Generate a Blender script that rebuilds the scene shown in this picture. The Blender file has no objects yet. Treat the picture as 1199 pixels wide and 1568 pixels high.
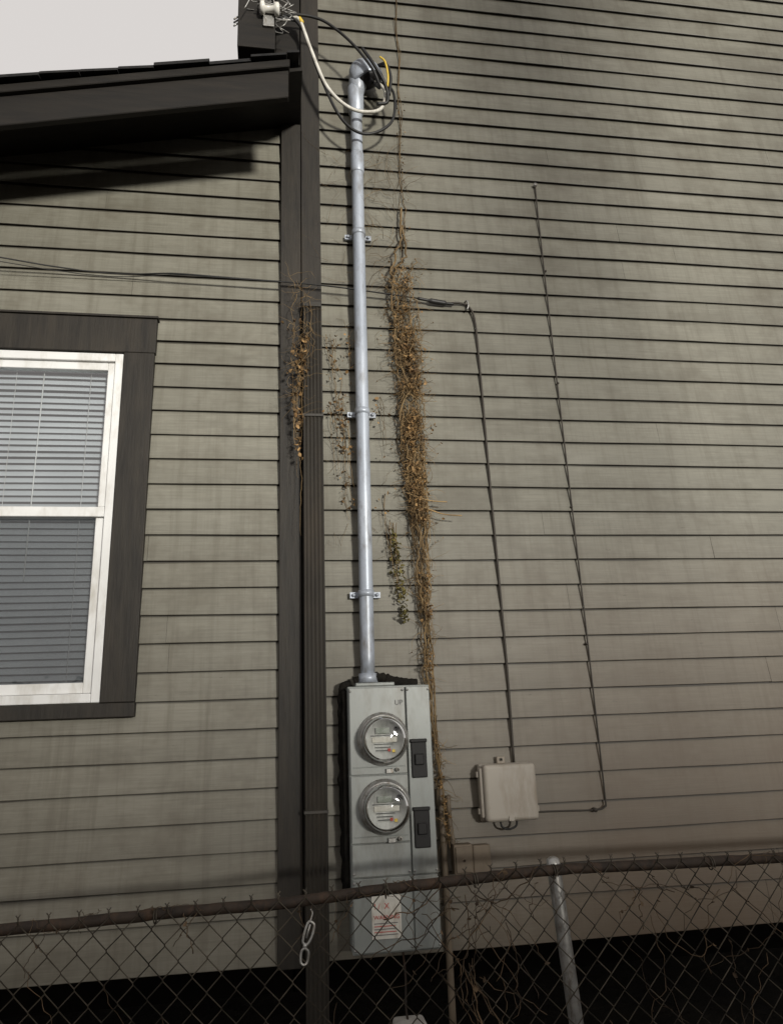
import bpy, bmesh, math, random
from mathutils import Vector, Matrix, noise
random.seed(7)
D=bpy.data; S=bpy.context.scene
rad=math.radians

# ---------------------------------------------------------------- materials
def newmat(name):
    m=D.materials.new(name); m.use_nodes=True
    nt=m.node_tree; nt.nodes.clear()
    out=nt.nodes.new('ShaderNodeOutputMaterial')
    b=nt.nodes.new('ShaderNodeBsdfPrincipled')
    nt.links.new(b.outputs[0],out.inputs[0])
    return m,nt,b,out
def N(nt,t,**k):
    n=nt.nodes.new(t)
    for a,v in k.items(): setattr(n,a,v)
    return n
def coords(nt,scale=(1,1,1)):
    g=N(nt,'ShaderNodeNewGeometry'); mp=N(nt,'ShaderNodeMapping')
    mp.inputs['Scale'].default_value=scale
    nt.links.new(g.outputs['Position'],mp.inputs['Vector']); return mp.outputs[0]
def noi(nt,vec,scale,detail=3,rough=.6):
    n=N(nt,'ShaderNodeTexNoise'); n.inputs['Scale'].default_value=scale
    n.inputs['Detail'].default_value=min(detail,4); n.inputs['Roughness'].default_value=rough
    nt.links.new(vec,n.inputs['Vector']); return n.outputs[0]
def ramp(nt,fac,stops):
    r=N(nt,'ShaderNodeValToRGB'); e=r.color_ramp.elements
    while len(e)<len(stops): e.new(.5)
    for i,(p,c) in enumerate(stops):
        e[i].position=p; e[i].color=(c,c,c,1) if isinstance(c,(int,float)) else (*c,1)
    nt.links.new(fac,r.inputs[0]); return r.outputs[0]
def mix(nt,fac,a,b,mode='MIX'):
    m=N(nt,'ShaderNodeMix',data_type='RGBA',blend_type=mode)
    for sock,v in ((m.inputs[0],fac),(m.inputs[6],a),(m.inputs[7],b)):
        if isinstance(v,bpy.types.NodeSocket): nt.links.new(v,sock)
        elif isinstance(v,(int,float)): sock.default_value=v
        else: sock.default_value=(*v,1)
    return m.outputs[2]
def bump(nt,b,h,strength=.3,dist=.002,prev=None):
    n=N(nt,'ShaderNodeBump'); n.inputs['Strength'].default_value=strength
    n.inputs['Distance'].default_value=dist
    nt.links.new(h,n.inputs['Height'])
    if prev: nt.links.new(prev,n.inputs['Normal'])
    nt.links.new(n.outputs[0],b.inputs['Normal']); return n.outputs[0]
def attr(nt,name='rnd'):
    a=N(nt,'ShaderNodeAttribute'); a.attribute_name=name; return a.outputs['Fac']

def generic(name,c1,c2,scale=8,rough=.6,metal=0,bs=0,bd=.001,bscale=60,stretch=(1,1,1),useattr=False,dirt=None,spec=.4):
    m,nt,b,o=newmat(name)
    v=coords(nt,stretch)
    f=ramp(nt,noi(nt,v,scale),[(.3,0.0),(.7,1.0)])
    col=mix(nt,f,c1,c2)
    if useattr:
        col=mix(nt,1.0,col,ramp(nt,attr(nt),[(0,.4),(1,1.6)]),'MULTIPLY')
    if dirt:
        d=ramp(nt,noi(nt,coords(nt,(1,1,.35)),scale*2.3,4,.7),[(.48,0.0),(.75,1.0)])
        col=mix(nt,d,col,dirt)
    nt.links.new(col,b.inputs['Base Color'])
    b.inputs['Roughness'].default_value=rough; b.inputs['Metallic'].default_value=metal
    b.inputs['Specular IOR Level'].default_value=spec
    if bs: bump(nt,b,noi(nt,v,bscale,3,.65),bs,bd)
    return m

def siding_mat():
    m,nt,b,o=newmat('painted_lap_siding')
    v=coords(nt)
    big=noi(nt,v,1.3,4,.65)
    base=mix(nt,ramp(nt,big,[(.3,0.),(.7,1.)]),(.162,.154,.122),(.208,.199,.161))
    base=mix(nt,1.0,base,ramp(nt,attr(nt),[(0,.92),(1,1.06)]),'MULTIPLY')
    g=noi(nt,coords(nt,(2.2,1,60)),2.2,4,.72)
    base=mix(nt,1.0,base,ramp(nt,g,[(.3,.82),(.7,1.12)]),'MULTIPLY')
    base=mix(nt,ramp(nt,noi(nt,coords(nt,(14,1,.7)),1.5,4,.7),[(.48,0.),(.78,.6)]),base,(.088,.078,.055))
    gr=noi(nt,v,3.4,4,.75)
    base=mix(nt,ramp(nt,gr,[(.48,0.),(.70,.6)]),base,(.10,.088,.064))
    st=noi(nt,coords(nt,(.9,1,2.6)),1.9,4,.6)
    base=mix(nt,ramp(nt,st,[(.55,0.),(.66,.45)]),base,(.10,.091,.069))
    base=mix(nt,ramp(nt,st,[(.30,.35),(.42,0.)]),base,(.26,.252,.212))
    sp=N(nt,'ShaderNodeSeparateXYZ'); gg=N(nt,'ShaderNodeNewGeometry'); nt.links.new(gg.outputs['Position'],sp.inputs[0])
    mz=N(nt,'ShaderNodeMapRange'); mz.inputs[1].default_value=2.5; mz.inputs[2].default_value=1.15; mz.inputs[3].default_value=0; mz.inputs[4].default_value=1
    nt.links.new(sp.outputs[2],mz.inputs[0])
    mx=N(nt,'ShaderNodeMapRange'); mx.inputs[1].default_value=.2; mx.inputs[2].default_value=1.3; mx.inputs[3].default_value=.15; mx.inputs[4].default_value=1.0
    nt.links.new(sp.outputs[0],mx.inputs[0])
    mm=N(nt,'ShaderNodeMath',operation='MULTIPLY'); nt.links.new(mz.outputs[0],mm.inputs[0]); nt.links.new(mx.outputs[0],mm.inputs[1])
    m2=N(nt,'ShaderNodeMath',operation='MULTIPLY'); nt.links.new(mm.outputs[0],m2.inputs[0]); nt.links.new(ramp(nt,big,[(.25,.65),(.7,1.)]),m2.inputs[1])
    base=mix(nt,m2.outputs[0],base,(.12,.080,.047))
    ch=ramp(nt,noi(nt,coords(nt,(5,1,30)),3.3,4,.6),[(.68,0.),(.71,.55)])
    base=mix(nt,ch,base,(.08,.065,.048))
    base=mix(nt,attr(nt,'lap_shade'),base,(.018,.014,.010))  # shadow gap under each lap, painted into the base colour
    nt.links.new(base,b.inputs['Base Color'])
    b.inputs['Roughness'].default_value=.5; b.inputs['Specular IOR Level'].default_value=.45
    bump(nt,b,g,.4,.002)
    return m

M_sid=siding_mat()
M_trim=generic('dark_painted_trim',(.013,.011,.009),(.026,.022,.017),3,.6,bs=.6,bd=.002,bscale=7,stretch=(12,12,1.2),dirt=(.032,.026,.019),spec=.3)
M_trimh=generic('dark_painted_fascia',(.009,.008,.007),(.017,.014,.011),3,.65,bs=.6,bd=.002,bscale=7,stretch=(1.2,12,12),spec=.25)
M_spout=generic('dark_aluminium_downspout',(.022,.019,.015),(.032,.028,.022),3,.45,bs=.2,bd=.0015,bscale=20,stretch=(6,6,.6),dirt=(.042,.034,.025))
M_shing=generic('asphalt_shingle',(.008,.008,.009),(.02,.019,.018),30,.95,bs=.8,bd=.003,bscale=200)
M_black=generic('dark_void',(.003,.003,.003),(.005,.005,.004),4,.95,spec=.1)
M_found=generic('dark_foundation',(.006,.0055,.005),(.012,.01,.008),4,.95,spec=.1)
M_vinyl=generic('white_vinyl',(.62,.62,.61),(.70,.70,.69),5,.4,dirt=(.45,.43,.39))
M_blind=generic('blind_slat',(.42,.44,.46),(.54,.56,.58),3,.5)
M_cond=generic('galvanized_conduit',(.28,.31,.36),(.42,.455,.51),9,.42,.25,bs=.25,bd=.001,bscale=35,stretch=(1,1,.25),dirt=(.17,.165,.16))
M_galv=generic('galvanized_steel',(.26,.26,.25),(.4,.39,.37),30,.42,.6,bs=.4,bd=.001,bscale=60,dirt=(.12,.09,.06))
M_panel=generic('meter_enclosure_paint',(.205,.218,.207),(.25,.264,.25),4,.38,.1,bs=.12,bd=.001,bscale=25,dirt=(.15,.148,.13))
M_panel2=generic('meter_enclosure_face',(.24,.252,.24),(.285,.298,.282),5,.38,.1,bs=.12,bd=.001,bscale=25,dirt=(.17,.165,.145))
M_blk=generic('black_plastic',(.006,.006,.006),(.011,.010,.010),10,.55,spec=.3)
M_bead=generic('dark_edge_bead',(.006,.0055,.005),(.014,.012,.009),18,.9,bs=1,bd=.008,bscale=40,spec=.15)
M_wblk=generic('black_cable_jacket',(.009,.009,.009),(.02,.019,.018),12,.5)
M_wwht=generic('white_cable_jacket',(.48,.46,.41),(.66,.64,.58),14,.5,dirt=(.25,.22,.18))
M_wyel=generic('yellow_cable_jacket',(.6,.42,.05),(.7,.5,.08),14,.5)
M_cable=generic('wall_cable_brown',(.028,.023,.017),(.045,.037,.028),10,.6)
M_porc=generic('porcelain',(.6,.58,.52),(.75,.73,.68),10,.25)
M_nid=generic('tan_plastic_box',(.31,.28,.235),(.36,.325,.275),5,.5,dirt=(.22,.18,.135))
M_beige=generic('painted_utility_box',(.13,.10,.070),(.17,.135,.095),7,.6,dirt=(.09,.068,.045))
M_vine=generic('dry_vine_stem',(.11,.072,.034),(.28,.19,.09),9,.85,useattr=True)
M_leaf=generic('dry_leaf',(.10,.055,.022),(.29,.18,.075),14,.8,useattr=True)
M_leafg=generic('green_brown_leaf',(.075,.068,.02),(.15,.12,.038),14,.8,useattr=True)
M_fence=generic('weathered_chain_link',(.030,.024,.017),(.085,.072,.055),12,.6,.4,useattr=True)
M_fvine=generic('dead_fence_vine_stem',(.035,.022,.012),(.10,.065,.035),9,.85,useattr=True)
M_rust=generic('rusted_rail',(.016,.011,.008),(.036,.024,.016),14,.75,.2,bs=.6,bd=.002,bscale=60,dirt=(.06,.034,.02))
M_ground=generic('soil_ground',(.02,.016,.011),(.045,.036,.025),2,.95,bs=1,bd=.03,bscale=9)
M_lab=generic('label_paper',(.5,.48,.43),(.6,.58,.52),20,.6,dirt=(.35,.3,.24))
M_red=generic('red_label_ink',(.38,.05,.04),(.46,.08,.06),20,.6)
M_ink=generic('grey_ink',(.10,.10,.10),(.14,.14,.14),20,.6)
M_dial=generic('meter_face',(.66,.66,.63),(.76,.76,.72),30,.4,dirt=(.45,.45,.42))
M_lcd=generic('meter_lcd',(.20,.22,.19),(.27,.29,.25),20,.2)
M_conc=generic('weathered_concrete',(.3,.28,.25),(.42,.4,.36),20,.9,bs=.7,bd=.003)
M_plank=generic('weathered_plank',(.10,.08,.06),(.17,.14,.11),4,.85,bs=.5,bd=.003,bscale=8,stretch=(10,10,1),useattr=True)
M_bark=generic('blocker_bark',(.05,.04,.03),(.1,.08,.06),12,.9,bs=1,bd=.01,bscale=20)
M_tleaf=generic('blocker_foliage',(.04,.06,.02),(.08,.11,.035),3,.7,useattr=True)
M_gar=generic('blocker_stucco',(.26,.23,.19),(.32,.29,.24),3,.9,bs=.5,bd=.004,bscale=40,dirt=(.18,.15,.12))
M_gdoor=generic('blocker_door_paint',(.35,.34,.31),(.42,.41,.38),3,.6,dirt=(.25,.23,.2))
def glassmat(name,tint,ref=.06,rough=.02):
    m,nt,b,o=newmat(name); nt.nodes.remove(b)
    t=N(nt,'ShaderNodeBsdfTransparent'); t.inputs[0].default_value=(*tint,1)
    g=N(nt,'ShaderNodeBsdfGlossy'); g.inputs['Roughness'].default_value=rough
    fr=N(nt,'ShaderNodeFresnel'); fr.inputs[0].default_value=1.5
    ad=N(nt,'ShaderNodeMath',operation='ADD'); ad.inputs[1].default_value=ref; nt.links.new(fr.outputs[0],ad.inputs[0])
    bp=N(nt,'ShaderNodeBump'); bp.inputs['Strength'].default_value=.3; bp.inputs['Distance'].default_value=.004
    nt.links.new(noi(nt,coords(nt),6,3),bp.inputs['Height']); nt.links.new(bp.outputs[0],g.inputs['Normal'])
    mx=N(nt,'ShaderNodeMixShader'); nt.links.new(ad.outputs[0],mx.inputs[0]); nt.links.new(t.outputs[0],mx.inputs[1]); nt.links.new(g.outputs[0],mx.inputs[2])
    nt.links.new(mx.outputs[0],o.inputs[0]); return m
M_glass=glassmat('window_glass',(.92,.95,.96),.20)
M_dome=glassmat('meter_glass',(.97,.98,.97),.02,.05)
def screenmat():
    m,nt,b,o=newmat('insect_screen')
    b.inputs['Base Color'].default_value=(.03,.035,.04,1); b.inputs['Roughness'].default_value=.7
    t=N(nt,'ShaderNodeBsdfTransparent'); mx=N(nt,'ShaderNodeMixShader'); mx.inputs[0].default_value=.42
    nt.links.new(t.outputs[0],mx.inputs[1]); nt.links.new(b.outputs[0],mx.inputs[2]); nt.links.new(mx.outputs[0],o.inputs[0]); return m
M_screen=screenmat()

# ---------------------------------------------------------------- geometry helpers
def link(o,parent=None):
    S.collection.objects.link(o)
    if parent: o.parent=parent
    return o
def empty(name):
    e=D.objects.new(name,None); S.collection.objects.link(e); return e
def box(name,x0,x1,y0,y1,z0,z1,mat,bev=.002,parent=None,seg=2):
    bm=bmesh.new()
    bmesh.ops.create_cube(bm,size=1)
    for v in bm.verts:
        v.co=Vector(((x0+x1)/2+v.co.x*(x1-x0),(y0+y1)/2+v.co.y*(y1-y0),(z0+z1)/2+v.co.z*(z1-z0)))
    if bev>0: bmesh.ops.bevel(bm,geom=bm.edges[:],offset=bev,segments=seg,affect='EDGES',profile=.5)
    me=D.meshes.new(name); bm.to_mesh(me); bm.free(); me.materials.append(mat)
    return link(D.objects.new(name,me),parent)
class MB:
    def __init__(s): s.v=[];s.f=[];s.a=[];s.sm=[];s.g=[]
    def add(s,vs,fs,a=.5,sm=True,g=None):
        n=len(s.v); s.v+=[tuple(v) for v in vs]; s.f+=[[i+n for i in f] for f in fs]; s.a+=[a]*len(vs); s.sm+=[sm]*len(fs)
        if g: s.g+=g
    def tube(s,pts,r,sides=6,a=.5,cap=True):
        pts=[Vector(p) for p in pts]; n=len(pts)
        if n<2: return
        rs=r if isinstance(r,(list,tuple)) else [r]*n
        vs=[];fs=[]
        t=(pts[1]-pts[0]).normalized()
        u=t.cross(Vector((0,1,0)) if abs(t.y)<.9 else Vector((1,0,0))).normalized()
        for i,p in enumerate(pts):
            tt=(pts[min(i+1,n-1)]-pts[max(i-1,0)])
            if tt.length<1e-7: tt=t
            t=tt.normalized(); u=(u-t*u.dot(t))
            u=u.normalized() if u.length>1e-6 else t.orthogonal().normalized()
            w=t.cross(u)
            for k in range(sides):
                an=2*math.pi*k/sides; vs.append(p+(u*math.cos(an)+w*math.sin(an))*rs[i])
        for i in range(n-1):
            for k in range(sides):
                k2=(k+1)%sides; fs.append([i*sides+k,i*sides+k2,(i+1)*sides+k2,(i+1)*sides+k])
        if cap: fs.append(list(range(sides))[::-1]); fs.append([(n-1)*sides+k for k in range(sides)])
        s.add(vs,fs,a)
    def leaf(s,c,size,a):
        c=Vector(c); R=Matrix.Rotation(random.uniform(0,6.28),3,Vector((random.gauss(0,1),random.gauss(0,1),random.gauss(0,1))).normalized())
        L=size;W=size*random.uniform(.35,.8);c1=random.uniform(-.5,.5)*size
        P=[(0,-L,0),(W,-L*.2,c1),(W*.6,L*.6,c1*.5),(0,L,-c1*.6),(-W*.7,L*.5,c1),(-W,-L*.3,c1*.7),(0,0,-abs(c1)*.4)]
        s.add([c+R@Vector(p) for p in P],[[0,1,6],[1,2,6],[2,3,6],[3,4,6],[4,5,6],[5,0,6]],a,False)
    def obj(s,name,mat,parent=None):
        me=D.meshes.new(name); me.from_pydata(s.v,[],s.f); me.update()
        at=me.attributes.new('rnd','FLOAT','POINT'); at.data.foreach_set('value',s.a)
        if s.g:
            at=me.attributes.new('lap_shade','FLOAT','POINT'); at.data.foreach_set('value',s.g)
        me.polygons.foreach_set('use_smooth',s.sm)
        me.materials.append(mat); return link(D.objects.new(name,me),parent)
def spline(P,n=8):
    P=[Vector(p) for p in P]; out=[]
    Q=[P[0]*2-P[1]]+P+[P[-1]*2-P[-2]]
    for i in range(1,len(Q)-2):
        a,b,c,d=Q[i-1:i+3]
        for k in range(n):
            t=k/n
            out.append(.5*((2*b)+(c-a)*t+(2*a-5*b+4*c-d)*t*t+(3*b-a-3*c+d)*t**3))
    out.append(P[-1]); return out
def wire(name,P,r,mat,parent=None,n=8,sides=8,curve=True):
    mb=MB(); mb.tube(spline(P,n) if curve else P,r,sides); return mb.obj(name,mat,parent)
def lathe_y(name,prof,cx,cz,mat,parent=None,seg=48):
    mb=MB(); vs=[];fs=[]
    for r,y in prof:
        for k in range(seg):
            a=2*math.pi*k/seg; vs.append((cx+r*math.cos(a),y,cz+r*math.sin(a)))
    for i in range(len(prof)-1):
        for k in range(seg):
            k2=(k+1)%seg; fs.append([i*seg+k,(i+1)*seg+k,(i+1)*seg+k2,i*seg+k2])
    fs.append([(len(prof)-1)*seg+k for k in range(seg)])
    mb.add(vs,fs); return mb.obj(name,mat,parent)
def prism(name,poly,y0,y1,mat,parent=None,bev=.003,rise=0):
    bm=bmesh.new(); vs=[bm.verts.new((x,y0,z)) for x,z in poly]; f=bm.faces.new(vs)
    r=bmesh.ops.extrude_face_region(bm,geom=[f])
    for g in r['geom']:
        if isinstance(g,bmesh.types.BMVert): g.co.y=y1; g.co.z+=rise
    bmesh.ops.recalc_face_normals(bm,faces=bm.faces[:])
    if bev: bmesh.ops.bevel(bm,geom=bm.edges[:],offset=bev,segments=1,affect='EDGES')
    me=D.meshes.new(name); bm.to_mesh(me); bm.free(); me.materials.append(mat)
    return link(D.objects.new(name,me),parent)

SP=.109
def siding(name,x0,x1,k0,k1,parent,clip=None,seed=1):
    rn=random.Random(seed); mb=MB()
    for k in range(k0,k1):
        b=1.83+SP*k
        if k==k0: b=.80
        nb_=1.83+SP*(k+1)
        top=nb_+.007
        x=x0; first=True
        while x<x1-.01:
            L=rn.uniform(2.4,4.9) if not first else rn.uniform(.9,4.5); first=False
            xe=min(x+L,x1)
            if x1-xe<.35: xe=x1
            a=rn.random(); yo=rn.uniform(-.0012,.0012); zo=rn.uniform(-.0008,.0008)
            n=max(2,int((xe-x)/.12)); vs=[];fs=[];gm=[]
            for i in range(n+1):
                xx=x+(xe-.001-x)*i/n
                wz=noise.noise(Vector((xx*1.1,k*3.7,seed)))*.0035+noise.noise(Vector((xx*5,k*9.1,seed+5)))*.0009+zo
                wzn=noise.noise(Vector((xx*1.1,(k+1)*3.7,seed)))*.0035
                wy=noise.noise(Vector((xx*1.7,k*5.3,seed+9)))*.003+yo
                gw=.0035+.0045*noise.noise(Vector((xx*3,k*2.3,4)))
                yl=-.0135+wy
                vs+=[(xx,.004,b+wz+.004),(xx,yl+.001,b+wz),(xx,yl,b+wz+.002),(xx,yl*.12,nb_+wzn-gw-.004),(xx,yl*.06,nb_+wzn-gw+.001),(xx,.0005,top)]
                gm+=[1,.9,.15,0,.75,1]  # painted shade weights at the lap gap, plus some lip-edge wear
            for i in range(n):
                for j in range(5):
                    fs.append([i*6+j,(i+1)*6+j,(i+1)*6+j+1,i*6+j+1])
            fs.append([0,1,2,3,4,5]); fs.append([n*6+q for q in range(5,-1,-1)])
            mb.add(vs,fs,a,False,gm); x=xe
    o=mb.obj(name,M_sid,parent)
    if clip:
        bm=bmesh.new(); bm.from_mesh(o.data)
        bmesh.ops.bisect_plane(bm,geom=bm.verts[:]+bm.edges[:]+bm.faces[:],plane_co=clip[0],plane_no=clip[1],clear_outer=True)
        bm.to_mesh(o.data); bm.free()
    return o

# ---------------------------------------------------------------- tall house (right)
tall=empty('tall_siding_house')
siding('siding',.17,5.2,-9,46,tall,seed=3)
box('wall_body',.11,5.2,.012,5,.805,6.9,M_black,0,tall)
box('corner_board',.095,.185,-.028,.010,.79,6.9,M_trim,.003,tall)
box('side_wall_board',.088,.108,.012,5,4.3,6.9,M_trim,0,tall)
box('foundation',.12,5.15,2.4,4.9,0,.80,M_found,0,tall)
box('eave_fascia',-.20,-.03,-.30,2.0,4.60,6.9,M_trimh,.004,tall)
box('eave_soffit',-.03,.088,-.10,2.0,4.74,6.9,M_trimh,.004,tall)
box('roof',-.3,5.6,-.5,5.4,6.9,7.15,M_shing,.01,tall)

# ---------------------------------------------------------------- low house (left)
low=empty('low_siding_house')
SL=.235
def rz(x,z0): return z0+SL*x
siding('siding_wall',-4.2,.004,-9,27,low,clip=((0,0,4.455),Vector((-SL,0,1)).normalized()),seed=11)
prism('wall_body_low',[(-4.2,.805),(.08,.805),(.08,rz(.08,4.40)),(-4.2,rz(-4.2,4.40))],.012,5,M_black,low,0)
box('corner_board',.0,.092,-.034,.010,.79,4.44,M_trim,.003,low)
box('foundation',-4.1,.1,2.4,4.9,0,.80,M_found,0,low)
def slope_board(name,xa,xb,za,zb,y0,y1,mat,bev=.003,rise=0):
    return prism(name,[(xa,rz(xa,za)),(xb,rz(xb,za)),(xb,rz(xb,zb)),(xa,rz(xa,zb))],y0,y1,mat,low,bev,rise)
slope_board('rake_fascia',-4.5,.03,4.175,4.318,-.45,-.42,M_trimh)
slope_board('rake_trim',-4.5,.035,4.321,4.360,-.468,-.425,M_trimh)
RS=.24
slope_board('soffit',-4.5,.09,4.340,4.358,-.42,5.2,M_trimh,0,rise=RS*5.62)
mbs=MB(); x=-4.6
while x<.07:
    w=random.uniform(.13,.24); xe=min(x+w,.075); th=random.uniform(.009,.015); dy=random.uniform(-.012,.012); lift=random.uniform(.0,.010)
    z0a=rz(x,4.363+lift); z0b=rz(xe,4.363)
    for ly in range(2):
        ya=-.482+dy+ly*.012; zz=ly*.014; rr=RS*5.65
        vs=[(x,ya,z0a+zz),(xe,ya,z0b+zz),(xe,5.2,z0b+zz+rr),(x,5.2,z0a+zz+rr),(x,ya,z0a+zz+th),(xe,ya,z0b+zz+th),(xe,5.2,z0b+zz+th+rr),(x,5.2,z0a+zz+th+rr)]
        mbs.add(vs,[[0,1,5,4],[1,2,6,5],[3,0,4,7],[4,5,6,7],[3,2,1,0]],.5,False)
    x=xe+.001
mbs.obj('roof_shingles',M_shing,low)

# window -----------------------------------------------------------
win=empty('double_hung_window')
win.parent=low
T=M_trim
WL=-1.78
box('casing_right',-.657,-.532,-.036,.01,1.722,3.172,T,.003,win)
box('casing_left',WL-.125,WL,-.036,.01,1.722,3.172,T,.003,win)
box('casing_head',WL-.135,-.528,-.038,.01,3.172,3.335,T,.003,win)
box('casing_sill',WL-.135,-.530,-.045,.01,1.668,1.720,T,.003,win)
box('drip_cap',WL-.14,-.522,-.046,.0,3.336,3.346,T,.002,win)
V=M_vinyl
box('frame_right',-.692,-.660,-.026,.05,1.724,3.168,V,.003,win)
box('frame_left',WL+.003,WL+.035,-.026,.05,1.724,3.168,V,.003,win)
box('frame_top',WL+.035,-.692,-.026,.05,3.132,3.168,V,.003,win)
box('frame_bottom',WL+.035,-.692,-.03,.05,1.724,1.758,V,.003,win)
box('upper_stile_right',-.722,-.694,-.012,.02,2.49,3.130,V,.003,win)
box('upper_stile_left',WL+.037,WL+.065,-.012,.02,2.49,3.130,V,.003,win)
box('upper_top_rail',WL+.065,-.722,-.012,.02,3.096,3.130,V,.003,win)
box('meeting_rail',WL+.037,-.694,-.017,.025,2.448,2.489,V,.003,win)
box('lower_stile_right',-.728,-.694,-.004,.03,1.76,2.446,V,.003,win)
box('lower_stile_left',WL+.037,WL+.07,-.004,.03,1.76,2.446,V,.003,win)
box('lower_bottom_rail',WL+.07,-.728,-.004,.03,1.76,1.80,V,.003,win)
def pane(nm,y,z0,z1,mat):
    mb=MB(); mb.add([(WL+.05,y,z0),(-.71,y,z0),(-.71,y,z1),(WL+.05,y,z1)],[[0,1,2,3]],.5,False); mb.obj(nm,mat,win)
pane('upper_glass',.004,2.48,3.11,M_glass); pane('lower_glass',.014,1.78,2.46,M_glass); pane('insect_screen',.002,1.78,2.46,M_screen)
mb=MB(); z=1.77
while z<3.12:
    ti=.55+random.uniform(-.10,.10); n=10; vs=[];fs=[]
    for i in range(n+1):
        xx=WL+.06+(-.70-WL-.06)*i/n
        sg=noise.noise(Vector((xx*2,z*3,2)))*.004
        dz=.0135*math.cos(ti);dy=.0135*math.sin(ti)
        vs+=[(xx,.055-dy,z-dz+sg),(xx,.052,z+sg),(xx,.055+dy,z+dz+sg)]
    for i in range(n):
        for j in range(2): fs.append([i*3+j,(i+1)*3+j,(i+1)*3+j+1,i*3+j+1])
    mb.add(vs,fs,.5,True); z+=.0275
mb.obj('blind_slats',M_blind,win)
mb=MB()
for xx in (-.80,-1.1,-1.4,-1.7):
    mb.tube([(xx,.038,1.77),(xx,.038,3.12)],.0012,5)
mb.tube([(-.99,.036,2.2),(-.99,.036,3.12)],.0025,6)
mb.obj('blind_cords',M_vinyl,win)
o=D.objects['siding_wall']; bm=bmesh.new(); bm.from_mesh(o.data)
for pc,pn in (((WL,0,0),(1,0,0)),((-.66,0,0),(1,0,0)),((0,0,1.723),(0,0,1)),((0,0,3.17),(0,0,1))):
    bmesh.ops.bisect_plane(bm,geom=bm.verts[:]+bm.edges[:]+bm.faces[:],plane_co=pc,plane_no=pn)
kill=[f for f in bm.faces if WL<f.calc_center_median().x<-.66 and 1.723<f.calc_center_median().z<3.17]
bmesh.ops.delete(bm,geom=kill,context='FACES'); bm.to_mesh(o.data); bm.free()
o=D.objects['wall_body_low']; bmc=bmesh.new(); bmesh.ops.create_cube(bmc,size=1)
for v in bmc.verts: v.co=Vector(((WL-.659)/2+v.co.x*(-.661-WL),.14+v.co.y*.32,(1.723+3.17)/2+v.co.z*1.447))
me=D.meshes.new('c'); bmc.to_mesh(me); bmc.free(); cc=D.objects.new('c',me); S.collection.objects.link(cc)
md=o.modifiers.new('b','BOOLEAN'); md.operation='DIFFERENCE'; md.object=cc; md.solver='EXACT'
dg=bpy.context.evaluated_depsgraph_get(); nm2=D.meshes.new_from_object(o.evaluated_get(dg)); o.modifiers.clear(); o.data=nm2
D.objects.remove(cc)

# ---------------------------------------------------------------- downspout
ds=empty('downspout')
def fluted(name,x0,x1,y0,y1,z0,z1,fl,mat):
    pr=[]; n=fl*4
    for i in range(n+1):
        t=i/n; pr.append((x0+(x1-x0)*t, y0+.0028*(1-math.cos(t*fl*2*math.pi))))
    pr+= [(x1,y1),(x0,y1)]
    vs=[];fs=[];m=len(pr)
    for z in (z0,z1):
        vs+=[(x,y,z) for x,y in pr]
    for i in range(m):
        j=(i+1)%m; fs.append([i,j,m+j,m+i])
    fs.append(list(range(m))[::-1]); fs.append([m+i for i in range(m)])
    mb=MB(); mb.add(vs,fs,.5,False); return mb.obj(name,mat,ds)
fluted('lower_pipe',.100,.178,-.085,-.032,.0,2.88,5,M_spout)
fluted('upper_pipe',.102,.176,-.082,-.032,2.86,3.42,5,M_spout)
box('strap',.094,.184,-.088,-.030,2.875,2.888,M_spout,.002,ds)
box('strap_low',.094,.184,-.088,-.030,1.30,1.312,M_spout,.002,ds)
box('top_flange',.098,.180,-.087,-.030,3.405,3.43,M_spout,.003,ds)

# ---------------------------------------------------------------- conduit mast
cm=empty('service_conduit_mast')
mb=MB(); A=Vector((.345,-.062,1.765)); B=Vector((.366,-.062,4.66))
def cl(z): t=(z-A.z)/(B.z-A.z); return A.lerp(B,t)
mb.tube([cl(z) for z in [1.765+i*.1 for i in range(29)]+[4.70]],.0285,24); mb.obj('conduit_pipe',M_cond,cm)
mb=MB()
mb.tube([cl(4.15),cl(4.16),cl(4.26),cl(4.27)],[.029,.0325,.0325,.029],24)
mb.tube([cl(4.50),cl(4.51),cl(4.64),cl(4.66)],[.0295,.037,.040,.040],24)
mb.tube([cl(1.765),cl(1.80)],[.040,.036],16)
mb.obj('couplings',M_cond,cm)
mb=MB()
for z in (3.815,2.91,2.115):
    c=cl(z)
    mb.tube([c+Vector((0,0,-.013)),c+Vector((0,0,.013))],.0325,24)
    for s in (-1,1):
        mb.add([c+Vector((s*.028,.03,-.012)),c+Vector((s*.062,.03,-.012)),c+Vector((s*.062,.03,.012)),c+Vector((s*.028,.03,.012)),
                c+Vector((s*.028,.044,-.012)),c+Vector((s*.062,.044,-.012)),c+Vector((s*.062,.044,.012)),c+Vector((s*.028,.044,.012))],
               [[0,1,2,3],[4,5,6,7],[0,1,5,4],[1,2,6,5],[2,3,7,6],[3,0,4,7]],.5,False)
        p=c+Vector((s*.048,.028,0)); mb.tube([p,p+Vector((0,-.008,0))],.007,8)
mb.obj('pipe_straps',M_cond,cm)
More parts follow.
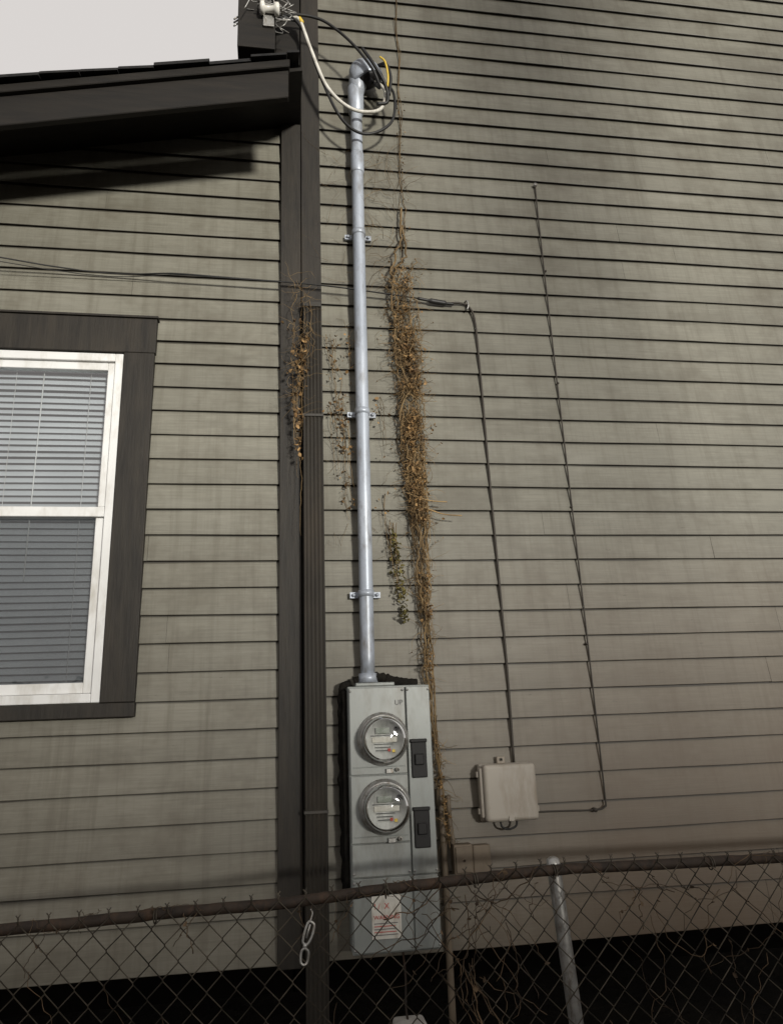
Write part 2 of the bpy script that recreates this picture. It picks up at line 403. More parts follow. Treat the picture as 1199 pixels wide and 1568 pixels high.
def hood(name,c,dirv,radv,mat,cut=-.05,scale=1.0,parent=None):
    bm=bmesh.new(); bmesh.ops.create_uvsphere(bm,u_segments=32,v_segments=20,radius=1)
    dv=Vector(dirv).normalized(); q=Vector((0,0,1)).rotation_difference(dv).to_matrix()
    bmesh.ops.bisect_plane(bm,geom=bm.verts[:]+bm.edges[:]+bm.faces[:],plane_co=(0,0,cut),plane_no=(0,0,-1),clear_outer=True)
    ed=[e_ for e_ in bm.edges if e_.is_boundary]; bmesh.ops.holes_fill(bm,edges=ed)
    for v in bm.verts: v.co=Vector(c)+q@Vector((v.co.x*radv[0],v.co.y*radv[1],v.co.z*radv[2]))*scale
    me=D.meshes.new(name); bm.to_mesh(me); bm.free(); me.materials.append(mat)
    for p_ in me.polygons: p_.use_smooth=len(p_.vertices)<6
    return link(D.objects.new(name,me),parent)
hood('weatherhead_hood',(.418,-.085,4.722),(-.34,.05,.94),(.084,.060,.100),M_cond,-.3,1,cm)
hood('weatherhead_neck',(.376,-.068,4.69),(0,0,-1),(.046,.044,.08),M_cond,-.3,1,cm)
hood('weatherhead_insert',(.431,-.088,4.694),(.34,-.05,-.94),(.070,.050,.022),M_blk,-.2,1,cm)
mb=MB()
for (ox,oy,oz) in ((.030,-.01,.0),(.0,-.02,-.012),(.045,.01,.008)):
    q=Vector((.433+ox,-.090+oy,4.69+oz)); mb.tube([q,q+Vector((.012,-.004,-.03))],.011,10)
mb.obj('cable_bushings',M_blk,cm)

# ---------------------------------------------------------------- service wires
sw=empty('service_entrance_wires')
wire('white_wire',[(.462,-.10,4.68),(.505,-.12,4.60),(.47,-.13,4.475),(.34,-.14,4.455),(.22,-.16,4.55),(.14,-.18,4.75),(.09,-.17,4.93),(.05,-.16,4.96),(-.03,-.15,4.94)],.0085,M_wwht,sw)
wire('black_wire_outer',[(.475,-.09,4.69),(.545,-.12,4.60),(.53,-.12,4.42),(.40,-.13,4.325),(.28,-.14,4.40),(.17,-.16,4.66),(.12,-.17,4.84),(.05,-.17,4.95),(-.02,-.15,4.97)],.007,M_wblk,sw)
wire('black_wire_upper',[(.445,-.11,4.665),(.475,-.14,4.60),(.44,-.18,4.66),(.36,-.18,4.79),(.27,-.17,4.90),(.18,-.17,4.96),(.06,-.17,4.97),(-.04,-.15,4.95)],.007,M_wblk,sw)
wire('black_wire_inner',[(.39,-.18,4.79),(.44,-.19,4.69),(.50,-.16,4.60),(.51,-.14,4.52),(.46,-.14,4.50)],.0085,M_wblk,sw)
wire('black_wire_side',[(.475,-.12,4.76),(.51,-.15,4.74),(.53,-.15,4.66),(.52,-.14,4.56)],.0075,M_wblk,sw)
wire('yellow_wire',[(.480,-.155,4.775),(.502,-.17,4.73),(.515,-.16,4.66),(.512,-.15,4.60)],.005,M_wyel,sw)
for i,(r,m) in enumerate([(.006,M_galv),(.006,M_wblk),(.005,M_wblk)]):
    wire('drop_strand_%d'%i,[(.08+i*.01,-.16,4.95-i*.01),(-.03,-.2,4.90+i*.02),(-.06+.015*i,-.345,4.85),(-.075+.02*i,-.7,5.05),(-.12+.02*i,-3,6.3),(-.3,-9,8.2),(-.8,-22,9.5)],r,m,sw)
for i in range(3):
    wire('tail_%d'%i,[(-.02,-.2,4.93),(-.10,-.25,4.86-i*.01),(-.16,-.27,4.80+i*.018),(-.22,-.27,4.745+i*.02)],.004,[M_galv,M_wblk,M_galv][i],sw)
wire('yellow_tape',[(.085,-.165,4.955),(.098,-.175,4.92)],.0105,M_wyel,sw)

ins=empty('service_drop_insulator')
for j,(ix,iz) in enumerate([(-.06,5.02),(-.055,4.80)]):
    mb=MB()
    mb.tube([(ix-.045,-.33,iz),(ix-.04,-.33,iz),(ix-.025,-.33,iz),(ix-.02,-.33,iz),(ix+.02,-.33,iz),(ix+.025,-.33,iz),(ix+.04,-.33,iz),(ix+.045,-.33,iz)],[.02,.03,.03,.018,.018,.03,.03,.02],18)
    mb.obj('porcelain_spool_%d'%j,M_porc,ins)
    wire('clevis_%d'%j,[(ix-.055,-.30,iz),(ix-.055,-.345,iz),(ix+.055,-.345,iz),(ix+.055,-.30,iz)],.004,M_galv,ins,curve=False)
box('bracket_plate',-.085,-.035,-.312,-.300,4.72,5.10,M_galv,.002,ins)
mb=MB()
for k in range(26):
    p=Vector((random.uniform(-.13,.06),random.uniform(-.36,-.2),random.uniform(4.78,4.95)))
    mb.tube(spline([p,p+Vector((random.uniform(-.07,.05),random.uniform(-.03,.03),random.uniform(-.05,.03))),p+Vector((random.uniform(-.12,.05),random.uniform(-.05,.05),random.uniform(-.08,.03)))],4),.0025,5)
mb.obj('tie_wires',M_galv,ins)

# ---------------------------------------------------------------- telephone / tv cables
tc=empty('telephone_cable')
wire('aerial_line',[(-4,-.9,3.62),(-1.2,-.10,3.565),(-.4,-.07,3.545),(.18,-.06,3.53),(.63,-.04,3.50)],.0035,M_wblk,tc,sides=6)
wire('aerial_line_b',[(-4,-.9,3.60),(-1.2,-.10,3.545),(-.4,-.07,3.54),(.18,-.07,3.524),(.63,-.05,3.495)],.002,M_wblk,tc,sides=6)
wire('drop_clamp',[(.63,-.04,3.50),(.69,-.035,3.493),(.76,-.03,3.487),(.80,-.03,3.485)],[.007]*8+[.012]*9+[.007]*8,M_wblk,tc)
wire('cable_to_box',[(.78,-.03,3.487),(.83,-.025,3.495),(.875,-.02,3.48),(.90,-.018,3.41),(.907,-.016,3.18),(.913,-.016,2.6),(.92,-.016,2.14),(.924,-.016,1.8),(.920,-.02,1.44)],.0052,M_cable,tc)
wire('wall_hook',[(.86,0,3.51),(.865,-.03,3.505),(.87,-.035,3.48),(.865,-.03,3.46)],.004,M_galv,tc)
tv=empty('television_cable')
wire('cable_run',[(1.27,-.016,4.19),(1.268,-.017,3.96),(1.272,-.017,3.2),(1.28,-.017,2.34),(1.283,-.017,1.7),(1.284,-.017,1.31),(1.278,-.018,1.262),(1.23,-.02,1.252),(1.1,-.02,1.255),(.98,-.03,1.258)],.0036,M_cable,tv)
wire('entry_bushing',[(1.27,0,4.20),(1.27,-.025,4.20)],.010,M_galv,tv,curve=False)
mb=MB()
for z in (3.7,3.1,2.5,1.9): mb.tube([(1.276,-.004,z),(1.276,-.022,z)],.005,8)
mb.tube([(1.235,-.004,1.252),(1.235,-.03,1.252)],.008,8)
mb.obj('cable_clips',M_cable,tv)

# ---------------------------------------------------------------- electric meter panel
mp=empty('electric_meter_panel')
P0,P1=.258,.572; yF=-.14
box('enclosure',P0,P1,yF+.006,-.013,.842,1.748,M_panel,.004,mp)
box('meter_column_top',P0+.004,.474,yF-.004,yF+.008,1.430,1.742,M_panel2,.003,mp)
box('meter_column_mid',P0+.004,.474,yF-.004,yF+.008,1.198,1.427,M_panel2,.003,mp)
box('meter_column_low',P0+.004,.474,yF-.004,yF+.008,1.088,1.195,M_panel2,.003,mp)
box('breaker_column',.478,P1-.003,yF-.007,yF+.008,1.088,1.742,M_panel,.003,mp)
box('wireway_cover',P0+.004,.474,yF-.003,yF+.008,.848,1.084,M_panel,.003,mp)
box('wireway_cover_right',.478,P1-.003,yF-.003,yF+.008,.848,1.084,M_panel,.003,mp)
box('top_hub_plate',.29,.44,-.125,-.03,1.748,1.762,M_panel,.004,mp)
for j,(z0,z1) in enumerate([(1.412,1.547),(1.173,1.309)]):
    box('breaker_window_%d'%j,.488,.547,yF-.013,yF-.005,z0,z1,M_blk,.004,mp)
    box('breaker_handle_%d'%j,.500,.535,yF-.021,yF-.011,z0+.045,z0+.085,M_blk,.004,mp)
    box('breaker_hood_%d'%j,.486,.549,yF-.019,yF-.005,z1-.010,z1+.003,M_blk,.003,mp)
for j,z in enumerate([1.555,1.319]):
    cx=.384
    lathe_y('meter_ring_%d'%j,[(.096,yF-.003),(.096,yF-.010),(.093,yF-.014),(.090,yF-.016),(.088,yF-.030),(.085,yF-.033),(.081,yF-.033),(.080,yF-.02)],cx,z,M_galv,mp)
    lathe_y('meter_face_%d'%j,[(.079,yF-.024),(.074,yF-.046),(.072,yF-.048)],cx,z,M_dial,mp)
    lathe_y('meter_glass_%d'%j,[(.081,yF-.030),(.080,yF-.075),(.077,yF-.088),(.070,yF-.097),(.055,yF-.102),(.03,yF-.104),(.004,yF-.1045)],cx,z,M_dome,mp)
    box('meter_lcd_%d'%j,cx-.032,cx+.020,yF-.056,yF-.048,z+.018,z+.040,M_lcd,.002,mp)
    box('meter_nameplate_%d'%j,cx-.045,cx+.047,yF-.052,yF-.0484,z-.012,z+.006,M_lab,.001,mp)
    box('meter_band_%d'%j,cx-.05,cx+.05,yF-.051,yF-.0484,z+.010,z+.0135,M_ink,0,mp)
    for q in range(3): box('meter_print_%d_%d'%(j,q),cx-.038+q*.003,cx+.030-q*.008,yF-.0505,yF-.0484,z-.020-q*.011,z-.0165-q*.011,M_ink,0,mp)
    for q in range(2): box('meter_tag_%d_%d'%(j,q),cx+.012+q*.016,cx+.022+q*.016,yF-.052,yF-.0484,z-.044-q*.004,z-.034-q*.004,M_wyel if q else M_red,0,mp)
    lathe_y('meter_button_%d'%j,[(.008,yF-.048),(.008,yF-.056),(.006,yF-.058)],cx+.045,z+.035,M_blk,mp,16)
    box('ring_latch_%d'%j,cx+.008,cx+.036,yF-.016,yF-.003,z-.122,z-.106,M_galv,.002,mp)
    lathe_y('latch_seal_%d'%j,[(.007,yF-.004),(.007,yF-.02),(.004,yF-.022)],cx+.052,z-.110,M_wwht,mp,12)
    box('socket_bead_%d'%j,P0+.012,.466,yF-.007,yF-.003,z-.100,z-.097,M_panel,.001,mp)
def text(name,s,x,y,z,size,mat,parent):
    cu=D.curves.new(name,'FONT'); cu.body=s; cu.size=size; cu.extrude=.0006
    o=D.objects.new(name,cu); S.collection.objects.link(o); o.location=(x,y,z); o.rotation_euler=(rad(90),0,0)
    dg=bpy.context.evaluated_depsgraph_get(); me=D.meshes.new_from_object(o.evaluated_get(dg)); mw=o.matrix_basis.copy(); D.objects.remove(o)
    me.transform(mw); me.materials.clear(); me.materials.append(mat); return link(D.objects.new(name,me),parent)
text('up_marking','UP',.434,yF-.0050,1.676,.026,M_ink,mp)
box('warning_label',.326,.430,yF-.006,yF-.0025,.890,1.027,M_lab,.0005,mp)
text('label_heading','WARNING',.332,yF-.0068,.952,.019,M_red,mp)
text('label_icon','! /  X',.334,yF-.0068,.985,.026,M_red,mp)
for q in range(5): box('label_line_%d'%q,.333,.424-random.uniform(0,.02),yF-.0072,yF-.0058,.938-q*.009,.9405-q*.009,M_red if q%2 else M_ink,0,mp)
mb=MB()
for sx in (.266,.466,.484,.564):
    for sz in (1.10,1.73,.86,1.07): mb.tube([(sx,yF-.003,sz),(sx,yF-.0095,sz)],.0045,8)
mb.obj('screws',M_galv,mp)
def blob_strip(mb,pts,r0,r1,sd):
    P=spline(pts,14); mb.tube([p+Vector((.004*noise.noise(Vector((i*.33,sd,0))),0,0)) for i,p in enumerate(P)],[r0+(r1-r0)*(.5+.8*noise.noise(Vector((i*.4,sd,3)))) for i,p in enumerate(P)],9)
mb=MB()
blob_strip(mb,[(.249,-.04,1.03),(.246,-.045,1.2),(.243,-.05,1.4),(.244,-.05,1.6),(.247,-.06,1.74),(.28,-.06,1.762)],.013,.022,1)
blob_strip(mb,[(.252,-.085,1.05),(.250,-.09,1.3),(.250,-.09,1.55),(.252,-.09,1.735)],.010,.013,2)
blob_strip(mb,[(.295,-.05,1.765),(.33,-.06,1.782),(.40,-.06,1.782),(.45,-.05,1.768),(.54,-.035,1.757)],.014,.024,3)
mb.obj('edge_beads',M_bead,mp)  # irregular dark beads along the enclosure's left and top edges

# small boxes ------------------------------------------------------------
nb=empty('telephone_interface_box')
box('base',.768,.985,-.045,-.014,1.233,1.443,M_nid,.010,nb,3)
box('cover',.776,.984,-.090,-.043,1.236,1.442,M_nid,.014,nb,4)
box('hinge_rib',.764,.780,-.070,-.030,1.250,1.430,M_nid,.006,nb,3)
box('top_tab',.848,.882,-.030,-.014,1.440,1.468,M_nid,.004,nb)
lathe_y('tab_screw',[(.006,-.029),(.006,-.034),(.004,-.035)],.865,1.457,M_galv,nb,10)
for j,(a,b) in enumerate([(.756,1.395),(.756,1.262),(.983,1.262)]): box('lug_%d'%j,a,a+.014,-.055,-.035,b,b+.022,M_nid,.003,nb)
box('latch',.862,.884,-.094,-.088,1.238,1.256,M_nid,.002,nb)
wire('cable_loop',[(.84,-.05,1.236),(.845,-.05,1.215),(.87,-.05,1.205),(.90,-.05,1.215),(.905,-.05,1.236)],.004,M_wblk,nb)
ob=empty('outlet_box')
box('body_left',.648,.722,-.062,-.014,1.058,1.163,M_beige,.005,ob)
box('body_right',.7235,.793,-.052,-.014,1.052,1.156,M_beige,.005,ob)
box('cover_plate',.655,.716,-.068,-.060,1.066,1.155,M_beige,.003,ob)
lathe_y('screw_head',[(.006,-.062),(.006,-.071),(.003,-.072)],.686,1.11,M_beige,ob,10)
gc=empty('grounding_conduit')
wire('riser',[(.618,-.03,.55),(.618,-.03,1.0),(.617,-.03,1.25),(.615,-.03,1.345)],.013,M_beige,gc)
wire('fitting',[(.615,-.03,1.30),(.615,-.03,1.36)],.018,M_beige,gc,curve=False)
wire('offset_pipe',[(.655,-.03,1.163),(.650,-.03,1.20),(.645,-.03,1.26),(.645,-.03,1.335)],.010,M_beige,gc)
wire('ground_wire',[(.44,-.08,.84),(.445,-.09,.75),(.44,-.11,.66),(.45,-.12,.60)],.004,M_rust,gc)
pc=empty('ground_rod_pedestal')
box('pedestal_cap',.395,.505,-.18,-.07,.585,.632,M_conc,.014,pc,3)
box('pedestal_post',.412,.488,-.16,-.09,0,.586,M_conc,.006,pc)

# ---------------------------------------------------------------- vines
def interp(tab,z):
    if z<=tab[0][0]: return tab[0][1:]
    for a,b in zip(tab,tab[1:]):
        if z<=b[0]:
            t=(z-a[0])/(b[0]-a[0]); return tuple(a[i]+(b[i]-a[i])*t for i in range(1,len(a)))
    return tab[-1][1:]
def strand(mb,x,y,z,L,tab,r,a,st=.018,ylim=(-.075,-.018)):
    pts=[];off=random.uniform(-1,1)
    ph=random.uniform(0,6.28); fr=random.uniform(8,26); am=random.uniform(.003,.010)
    n=int(L/st)
    for i in range(n):
        cx,w=interp(tab,z)
        off+=random.gauss(0,.2); off=max(-1.1,min(1.1,off))
        pts.append(Vector((cx+off*w+am*math.sin(z*fr+ph),y,z)))
        y+=random.gauss(0,.005); y=max(ylim[0],min(ylim[1],y))
        z-=st*random.uniform(.6,1.4)
    if len(pts)>2:
        mb.tube(pts,[r*(1-.5*i/len(pts)) for i in range(len(pts))],4,a)
    return pts
ctab=[(1.10,.635,.008),(1.3,.625,.012),(1.5,.61,.008),(1.8,.592,.016),(2.14,.592,.024),(2.4,.588,.030),(2.72,.575,.042),(2.95,.575,.048),(3.15,.570,.052),(3.4,.567,.056),(3.6,.562,.064),(3.72,.575,.050),(3.82,.585,.015),(4.4,.592,.006),(5.5,.602,.004)]
def dens(x,z): return noise.noise(Vector((x*7,4,z*4.5)))+.5*noise.noise(Vector((x*18,1,z*13)))
vn=empty('dry_ivy_vine')
ms=MB(); ml=MB()
for k in range(66):
    z=random.uniform(2.5,3.72); L=random.uniform(.2,.8)
    strand(ms,0,random.uniform(-.06,-.02),z,L,ctab,random.uniform(.001,.0026),random.random())
for k in range(17):
    z=random.uniform(1.5,2.5); strand(ms,0,-.03,z,min(random.uniform(.2,.6),z-1.08),ctab,random.uniform(.0012,.0024),random.random())
for k in range(2): strand(ms,0,-.03,3.9+k*.1,2.7,ctab,.0052,.35)
strand(ms,0,-.018,5.5,1.8,ctab,.003,.25,ylim=(-.02,-.018))
strand(ms,0,-.018,5.2,1.6,ctab,.0018,.2,ylim=(-.02,-.018))
def twig(mb,p,L,r,a,bias=(0,0,0)):
    d=Vector((random.gauss(0,1),random.gauss(-.15,.35),random.gauss(-.1,.8)))+Vector(bias); d.normalize(); pts=[Vector(p)]
    for i in range(5):
        d=(d+Vector((random.gauss(0,.45),random.gauss(0,.2),random.gauss(-.08,.45)))).normalized()
        q=pts[-1]+d*L/5; q.y=min(q.y,-.016); pts.append(q)
    mb.tube(pts,[r*(1-.13*i) for i in range(6)],4,a); return pts
for k in range(1500):
    z=random.triangular(1.9,3.76,3.2) if random.random()<.9 else random.uniform(1.1,1.9)
    cx,w=interp(ctab,z); x=cx+random.uniform(-1,1)*w
    if dens(x,z)<-.25: continue
    twig(ms,(x,random.uniform(-.07,-.02),z),random.uniform(.02,.11),random.uniform(.0007,.0017),random.random())
for k in range(4000):
    z=random.triangular(1.85,3.74,3.0) if random.random()<.92 else random.uniform(1.1,1.9)
    cx,w=interp(ctab,z); x=cx+max(-1.4,min(1.4,random.gauss(0,.55)))*w
    if dens(x,z)<-.12: continue
    ml.leaf((x,random.uniform(-.085,-.02),z),random.uniform(.003,.010),random.random())
for k in range(130):
    z=random.uniform(1.9,3.75); cx,w=interp(ctab,z); s=random.choice((-1,1))
    P=twig(ms,(cx+s*w,-.03,z),random.uniform(.04,.11),.0009,random.random(),(s*1.2,0,0))
    if random.random()<.5: ml.leaf(P[-1],random.uniform(.004,.009),random.random())
for p in ((.70,2.46),(.64,2.52)):
    ms.tube(spline([(p[0]-.11,-.05,p[1]+.03),(p[0]-.02,-.07,p[1]-.01),(p[0]+.06,-.08,p[1]-.02)],5),.0028,5,.9)
for k in range(120):
    z=random.uniform(2.3,4.35); x=random.choice([random.uniform(.2,.31),random.uniform(.40,.55)])
    twig(ms,(x,-.018,z),random.uniform(.06,.2),.0007,random.random()*.35)
for k in range(50):
    z=random.uniform(3.6,4.3); twig(ms,(random.uniform(.42,.60),-.02,z),random.uniform(.1,.25),.0010,random.random()*.5,(0,0,.5))
for k in range(70):
    z=random.uniform(3.75,4.7); ml.leaf((interp(ctab,z)[0]+random.gauss(0,.012),-.025,z),random.uniform(.003,.007),random.random()*.6)
ms.obj('stems',M_vine,vn); ml.obj('leaves',M_leaf,vn)

v2=empty('dry_creeper')
ms=MB(); ml=MB()
lt=[(2.4,.088,.008),(2.7,.080,.012),(2.95,.075,.018),(3.15,.085,.036),(3.3,.100,.045),(3.5,.088,.03),(3.6,.085,.015)]
for k in range(7):
    z=random.uniform(2.9,3.55); strand(ms,0,-.1,z,random.uniform(.25,.95),lt,random.uniform(.0008,.0018),random.random(),ylim=(-.12,-.09))
for k in range(120):
    z=random.triangular(2.7,3.6,3.3); cx,w=interp(lt,z); twig(ms,(cx+random.uniform(-1,1)*w,-.10,z),random.uniform(.03,.16),.0008,random.random())
for k in range(240):
    z=random.triangular(2.42,3.5,3.15); cx,w=interp(lt,z); x=cx+random.gauss(0,.75)*w
    if dens(x,z*1.5)<.05: continue
    ml.leaf((x,random.uniform(-.125,-.09),z),random.uniform(.005,.013),random.random())
for (cx,zt,L,n) in ((.215,3.3,.5,22),(.245,3.28,.55,30),(.262,3.0,.55,34),(.285,2.9,.42,26),(.305,3.3,.25,12),(.225,2.95,.35,14),(.43,3.0,.3,10),(.44,2.55,.3,10)):
    tb=[(zt-L,cx+.02,.012),(zt,cx,.012)]
    for q in range(2): strand(ms,0,-.03,zt,L,tb,.0011,random.random()*.7,ylim=(-.05,-.018))
    for q in range(n):
        z=random.uniform(zt-L,zt); ml.leaf((interp(tb,z)[0]+random.gauss(0,.016),random.uniform(-.05,-.02),z),random.uniform(.005,.013),random.random())
ms.obj('stems',M_vine,v2); ml.obj('leaves',M_leaf,v2)
v3=empty('green_creeper')
ms=MB(); ml=MB()
tb=[(2.02,.505,.016),(2.15,.49,.028),(2.3,.475,.018),(2.4,.47,.008)]
for q in range(6): strand(ms,0,-.04,2.42,random.uniform(.25,.4),tb,.0014,random.random(),ylim=(-.06,-.02))
for q in range(190):
    z=random.uniform(2.0,2.38); cx,w=interp(tb,z); ml.leaf((cx+random.gauss(0,.55)*w,random.uniform(-.07,-.02),z),random.uniform(.006,.013),random.random())
ms.obj('stems',M_vine,v3); ml.obj('leaves',M_leafg,v3)

# ---------------------------------------------------------------- fence
fn=empty('chain_link_fence')
FY=-.90
rail=[(-4,FY+.02,1.12),(-1.6,FY+.02,1.148),(-.66,FY+.02,1.160),(-.28,FY+.02,1.170),(.01,FY+.02,1.174),(.226,FY+.02,1.186),(.5,FY+.02,1.198),(.74,FY+.02,1.206),(1.2,FY+.02,1.200),(2.0,FY+.02,1.19),(4,FY+.02,1.17)]
mb=MB(); mb.tube([p+Vector((0,0,random.gauss(0,.0006))) for p in spline(rail,12)],.0140,14); mb.obj('top_rail',M_rust,fn)
def topz(x):
    for a,b in zip(rail,rail[1:]):
        if a[0]<=x<=b[0]: return a[2]+(b[2]-a[2])*(x-a[0])/(b[0]-a[0])
    return 1.17
mb=MB(); p=.0345; h=.0375; x=-2.6; i=0
while x<3.0:
    a=random.random(); pts=[]; par=1 if i%2 else -1
    z0=topz(x)+.012; n=int((z0-.03)/h)
    for k in range(n+1):
        z=z0-k*h; s=par if k%2==0 else -par
        wob=.010*noise.noise(Vector((x*2.5,z*3,1))); wz=.010*noise.noise(Vector((x*2.1,z*2.7,8))); wy=.014*noise.noise(Vector((x*1.5,z*1.5,4)))
        cx=x+s*p/2
        pts.append(Vector((cx-s*.0008+wob,FY-.003+wy,z+.0035+wz))); pts.append(Vector((cx-s*.0008+wob,FY+.003+wy,z-.0035+wz)))
    t0=pts[0]
    if par<0: pts=[t0+Vector((.004,-.002,.017)),t0+Vector((-.003,.002,.008))]+pts
    else: pts=[t0+Vector((-.005,.002,.015)),t0+Vector((.003,-.002,.008))]+pts
    mb.tube(pts,.0015,5,a); x+=p; i+=1
mb.obj('chain_link_mesh',M_fence,fn)
mb=MB()
for px_,ln in ((-1.75,0),(.752,.075),(3.2,0)):
    t=topz(px_)+.030
    mb.tube([(px_+ln,FY+.045,0),(px_,FY+.045,t-.02),(px_,FY+.045,t-.006),(px_,FY+.045,t)],[.019,.019,.017,.008],20)
mb.obj('posts',M_galv,fn)
mb=MB()
for bx in (-.9,-.3,.28,.52,.742,1.2,1.6):
    c=Vector((bx,FY+.02,topz(bx)-.003)); pts=[]
    for k in range(17):
        an=k/16*2*math.pi*1.6; pts.append(c+Vector(((k-8)*.0006,.0175*math.cos(an)-.002,.0175*math.sin(an))))
    mb.tube(pts,.0018,5,.5)
mb.obj('tie_wires',M_fence,fn)
sh=empty('snap_hook')
hx,hy=.078,FY-.012
wire('hook_body',[(hx+.004,hy,1.135),(hx+.014,hy,1.125),(hx+.008,hy,1.10),(hx-.004,hy,1.083),(hx-.014,hy,1.088),(hx-.010,hy,1.11),(hx-.002,hy,1.130),(hx+.004,hy,1.135)],.0033,M_galv,sh)
wire('hook_gate',[(hx+.004,hy-.002,1.128),(hx-.006,hy-.002,1.098)],.0022,M_galv,sh,curve=False)
wire('hook_swivel',[(hx-.008,hy,1.086),(hx-.010,hy,1.074)],.0055,M_galv,sh,curve=False)
wire('chain_link',[(hx-.010,hy-.003,1.076),(hx-.001,hy,1.066),(hx-.003,hy+.002,1.045),(hx-.012,hy,1.038),(hx-.020,hy,1.046),(hx-.018,hy,1.068),(hx-.010,hy-.003,1.076)],.0032,M_galv,sh)
wire('hanging_ring',[(hx+.004,hy,1.134),(hx+.010,hy+.008,1.150),(hx+.006,hy+.01,1.160)],.002,M_galv,sh)
fv=empty('dead_fence_vine'); ms=MB(); ml=MB()
def tangle(x0,x1,z0,z1,n,r=.0016,L=.3):
    for k in range(n):
        x=random.uniform(x0,x1); z=random.uniform(z0,z1); d=Vector((random.gauss(0,.5),0,random.gauss(-.5,.8))).normalized(); pts=[Vector((x,FY+random.uniform(-.012,.02),z))]
        for i in range(14):
            d=(d+Vector((random.gauss(0,.28),0,random.gauss(-.05,.28)))).normalized(); q=pts[-1]+d*random.uniform(.5,1.2)*L/14; q.y=FY+.010*math.sin(i*1.7+k)-.002; q.z=min(q.z,topz(q.x)+.02); pts.append(q)
        ms.tube(pts,[r*random.uniform(.6,1.4)]*len(pts),4,random.random())
        for q in range(3):
            if random.random()<.4: ml.leaf(random.choice(pts)+Vector((0,-.004,0)),random.uniform(.004,.009),random.random())
tangle(.38,.60,.95,1.20,18,.0011,.22); tangle(.47,.52,.95,1.2,10,.0014,.3)
tangle(.8,1.6,.8,1.16,22,.0010,.3); tangle(-.9,.3,.8,1.1,8,.0008,.25); tangle(-.9,1.5,1.15,1.19,28,.0009,.12)
ms.obj('stems',M_fvine,fv); ml.obj('leaves',M_fvine,fv)

# ---------------------------------------------------------------- ground
bm=bmesh.new(); bmesh.ops.create_grid(bm,x_segments=60,y_segments=60,size=300)
me=D.meshes.new('ground'); bm.to_mesh(me); bm.free(); me.materials.append(M_ground); link(D.objects.new('ground',me))

# ---------------------------------------------------------------- added unseen blockers behind the viewer: garages, board fence, trees that shade the wall
gb=empty('garage_blocker')  # unseen garage row, added to block low sun from the lower wall
GH=3.15
box('walls',-14,30,-27,-21,0,GH-.25,M_gar,0,gb)
box('cornice',-14.2,30.2,-27.2,-20.8,GH-.25,GH-.06,M_trim,.02,gb)
box('parapet_cap',-14.1,30.1,-27.1,-20.9,GH-.06,GH,M_gar,.01,gb)
for k in range(12):
    x=-13+k*3.6
    box('door_frame_%d'%k,x-.12,x+2.62,-21,-20.96,.0,2.34,M_trim,.005,gb)
    for q in range(4): box('door_panel_%d_%d'%(k,q),x,x+2.5,-20.96,-20.92,.03+q*.55,.56+q*.55,M_gdoor,.02,gb)
bf=empty('added_board_fence'); mb=MB(); x=-12  # unseen fence, added to shade the foot of the wall
while x<16:
    hgt=1.42+random.uniform(-.02,.02); ww=.138
    mb.add([(x,-8,0),(x+ww,-8,0),(x+ww,-8.02,0),(x,-8.02,0),(x,-8,hgt),(x+ww,-8,hgt),(x+ww,-8.02,hgt),(x,-8.02,hgt)],[[0,1,5,4],[1,2,6,5],[2,3,7,6],[3,0,4,7],[4,5,6,7]],random.random(),False); x+=.142
mb.obj('boards',M_plank,bf)
mb=MB()
for z in (.4,1.15): mb.add([(-12,-8.021,z),(16,-8.021,z),(16,-8.06,z),(-12,-8.06,z),(-12,-8.021,z+.09),(16,-8.021,z+.09),(16,-8.06,z+.09),(-12,-8.06,z+.09)],[[0,1,5,4],[2,3,7,6],[4,5,6,7],[3,2,1,0]],.5,False)
mb.obj('rails',M_plank,bf)
def add_blocker_tree(tx,ty,H,crown,r,nleaf,seed,ls=(.05,.10)):  # unseen tree, added so its crown dims the wall's outer parts
    rn=random.Random(seed); e=empty('blocker_tree'); mt=MB(); ml=MB()
    c=Vector(crown)
    trunk=spline([(tx,ty,0),(tx+.08,ty,H*.3),(tx-.05,ty+.1,H*.6),tuple(c)],6)
    mt.tube(trunk,[.16*(1-.8*i/(len(trunk)-1)) for i in range(len(trunk))],10)
    cl_=[]
    for k in range(34):
        d=Vector((rn.gauss(0,1),rn.gauss(0,.8),rn.gauss(0,1))).normalized(); end=c+Vector((d.x*r[0],d.y*r[1],d.z*r[2]))*rn.uniform(.4,1.0)
        st=trunk[rn.randint(len(trunk)//2,len(trunk)-1)]; mid=(st+end)/2+Vector((rn.gauss(0,.12),rn.gauss(0,.12),rn.gauss(.1,.12)))
        P=spline([st,mid,end],5); mt.tube(P,[.04*(1-.8*i/(len(P)-1)) for i in range(len(P))],6); cl_.append(end); cl_.append(mid)
    for k in range(nleaf):
        q=rn.choice(cl_); s=.32
        random.seed(seed*100000+k)
        ml.leaf(q+Vector((rn.gauss(0,s),rn.gauss(0,s),rn.gauss(0,s))),rn.uniform(*ls),rn.random())
    mt.obj('trunk_and_limbs',M_bark,e); ml.obj('leaves',M_tleaf,e)
add_blocker_tree(8.2,-8.8,5.0,(8.1,-8.8,5.1),(2.3,1.2,3.2),4000,1)
add_blocker_tree(4.8,-9.6,6.8,(4.8,-9.6,9.1),(2.3,1.2,1.2),2200,3)
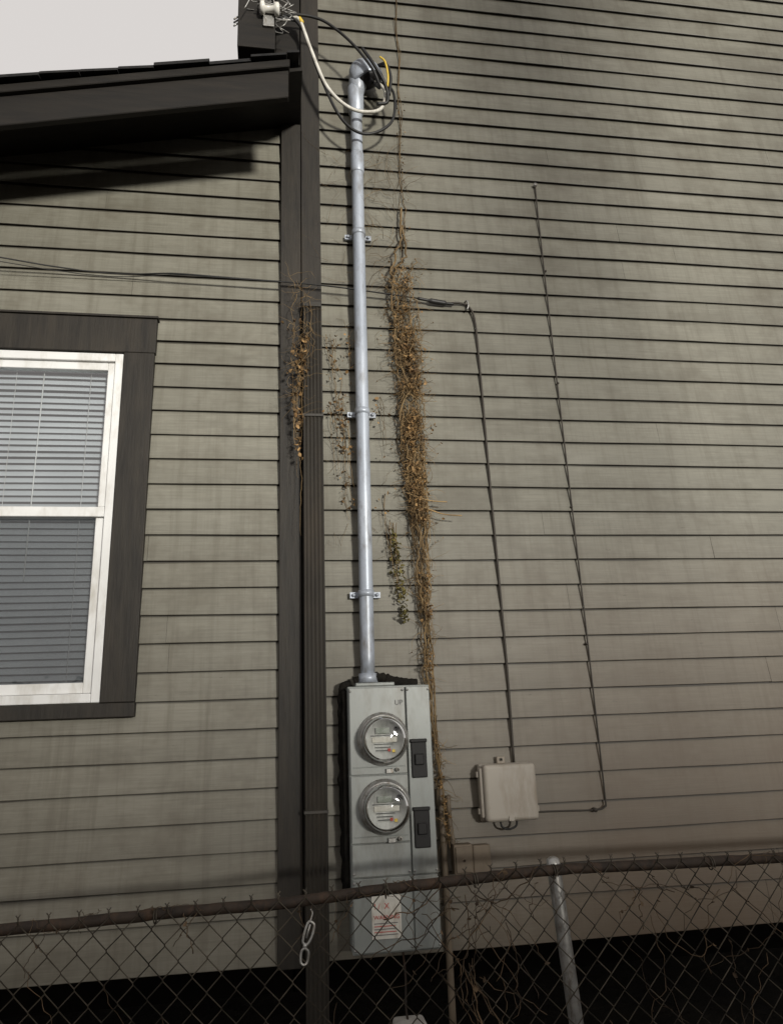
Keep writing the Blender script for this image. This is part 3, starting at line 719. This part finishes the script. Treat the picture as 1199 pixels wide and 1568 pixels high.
add_blocker_tree(.9,-8.9,3.6,(.7,-8.9,4.9),(1.2,1.0,1.6),1300,2)

# ---------------------------------------------------------------- world + sun
EL,AZ=3.6,160
w=D.worlds.new('World'); S.world=w; w.use_nodes=True; nt=w.node_tree; nt.nodes.clear()
wo=nt.nodes.new('ShaderNodeOutputWorld'); bg=nt.nodes.new('ShaderNodeBackground'); sky=nt.nodes.new('ShaderNodeTexSky')
sky.sky_type='NISHITA'; sky.sun_disc=False; sky.sun_elevation=rad(EL); sky.sun_rotation=rad(AZ); sky.dust_density=4; sky.air_density=1
hs=nt.nodes.new('ShaderNodeHueSaturation'); hs.inputs['Saturation'].default_value=.15
nt.links.new(sky.outputs[0],hs.inputs['Color'])
mx=nt.nodes.new('ShaderNodeMix'); mx.data_type='RGBA'; mx.inputs[0].default_value=.8
mx.inputs[7].default_value=(8.5,8.1,7.85,1)
nt.links.new(hs.outputs[0],mx.inputs[6]); nt.links.new(mx.outputs[2],bg.inputs[0])
bg.inputs[1].default_value=.10; nt.links.new(bg.outputs[0],wo.inputs[0])
sl=D.lights.new('sun','SUN'); sl.energy=4.2; sl.angle=rad(6.5); sl.color=(1,.965,.885)
so=D.objects.new('sun',sl); S.collection.objects.link(so)
sd=Vector((math.sin(rad(AZ))*math.cos(rad(EL)),math.cos(rad(AZ))*math.cos(rad(EL)),math.sin(rad(EL))))
so.rotation_euler=(-sd).to_track_quat('-Z','Y').to_euler(); so.location=(2,-6,5)
S.view_settings.view_transform='Standard'; S.view_settings.look='None'; S.view_settings.exposure=0

# ---------------------------------------------------------------- camera
cam=D.cameras.new('camera'); cam.sensor_fit='VERTICAL'; cam.sensor_height=36; cam.lens=25.99; cam.clip_end=2000; cam.clip_start=.05
co=D.objects.new('camera',cam); S.collection.objects.link(co); S.camera=co
Rm=Matrix(((.9887,-.00493,-.14982),(-.14519,-.28009,-.94893),(-.03728,.95996,-.27764)))
co.matrix_world=Matrix.Translation((0,-3.0,1.6))@Rm.to_4x4()
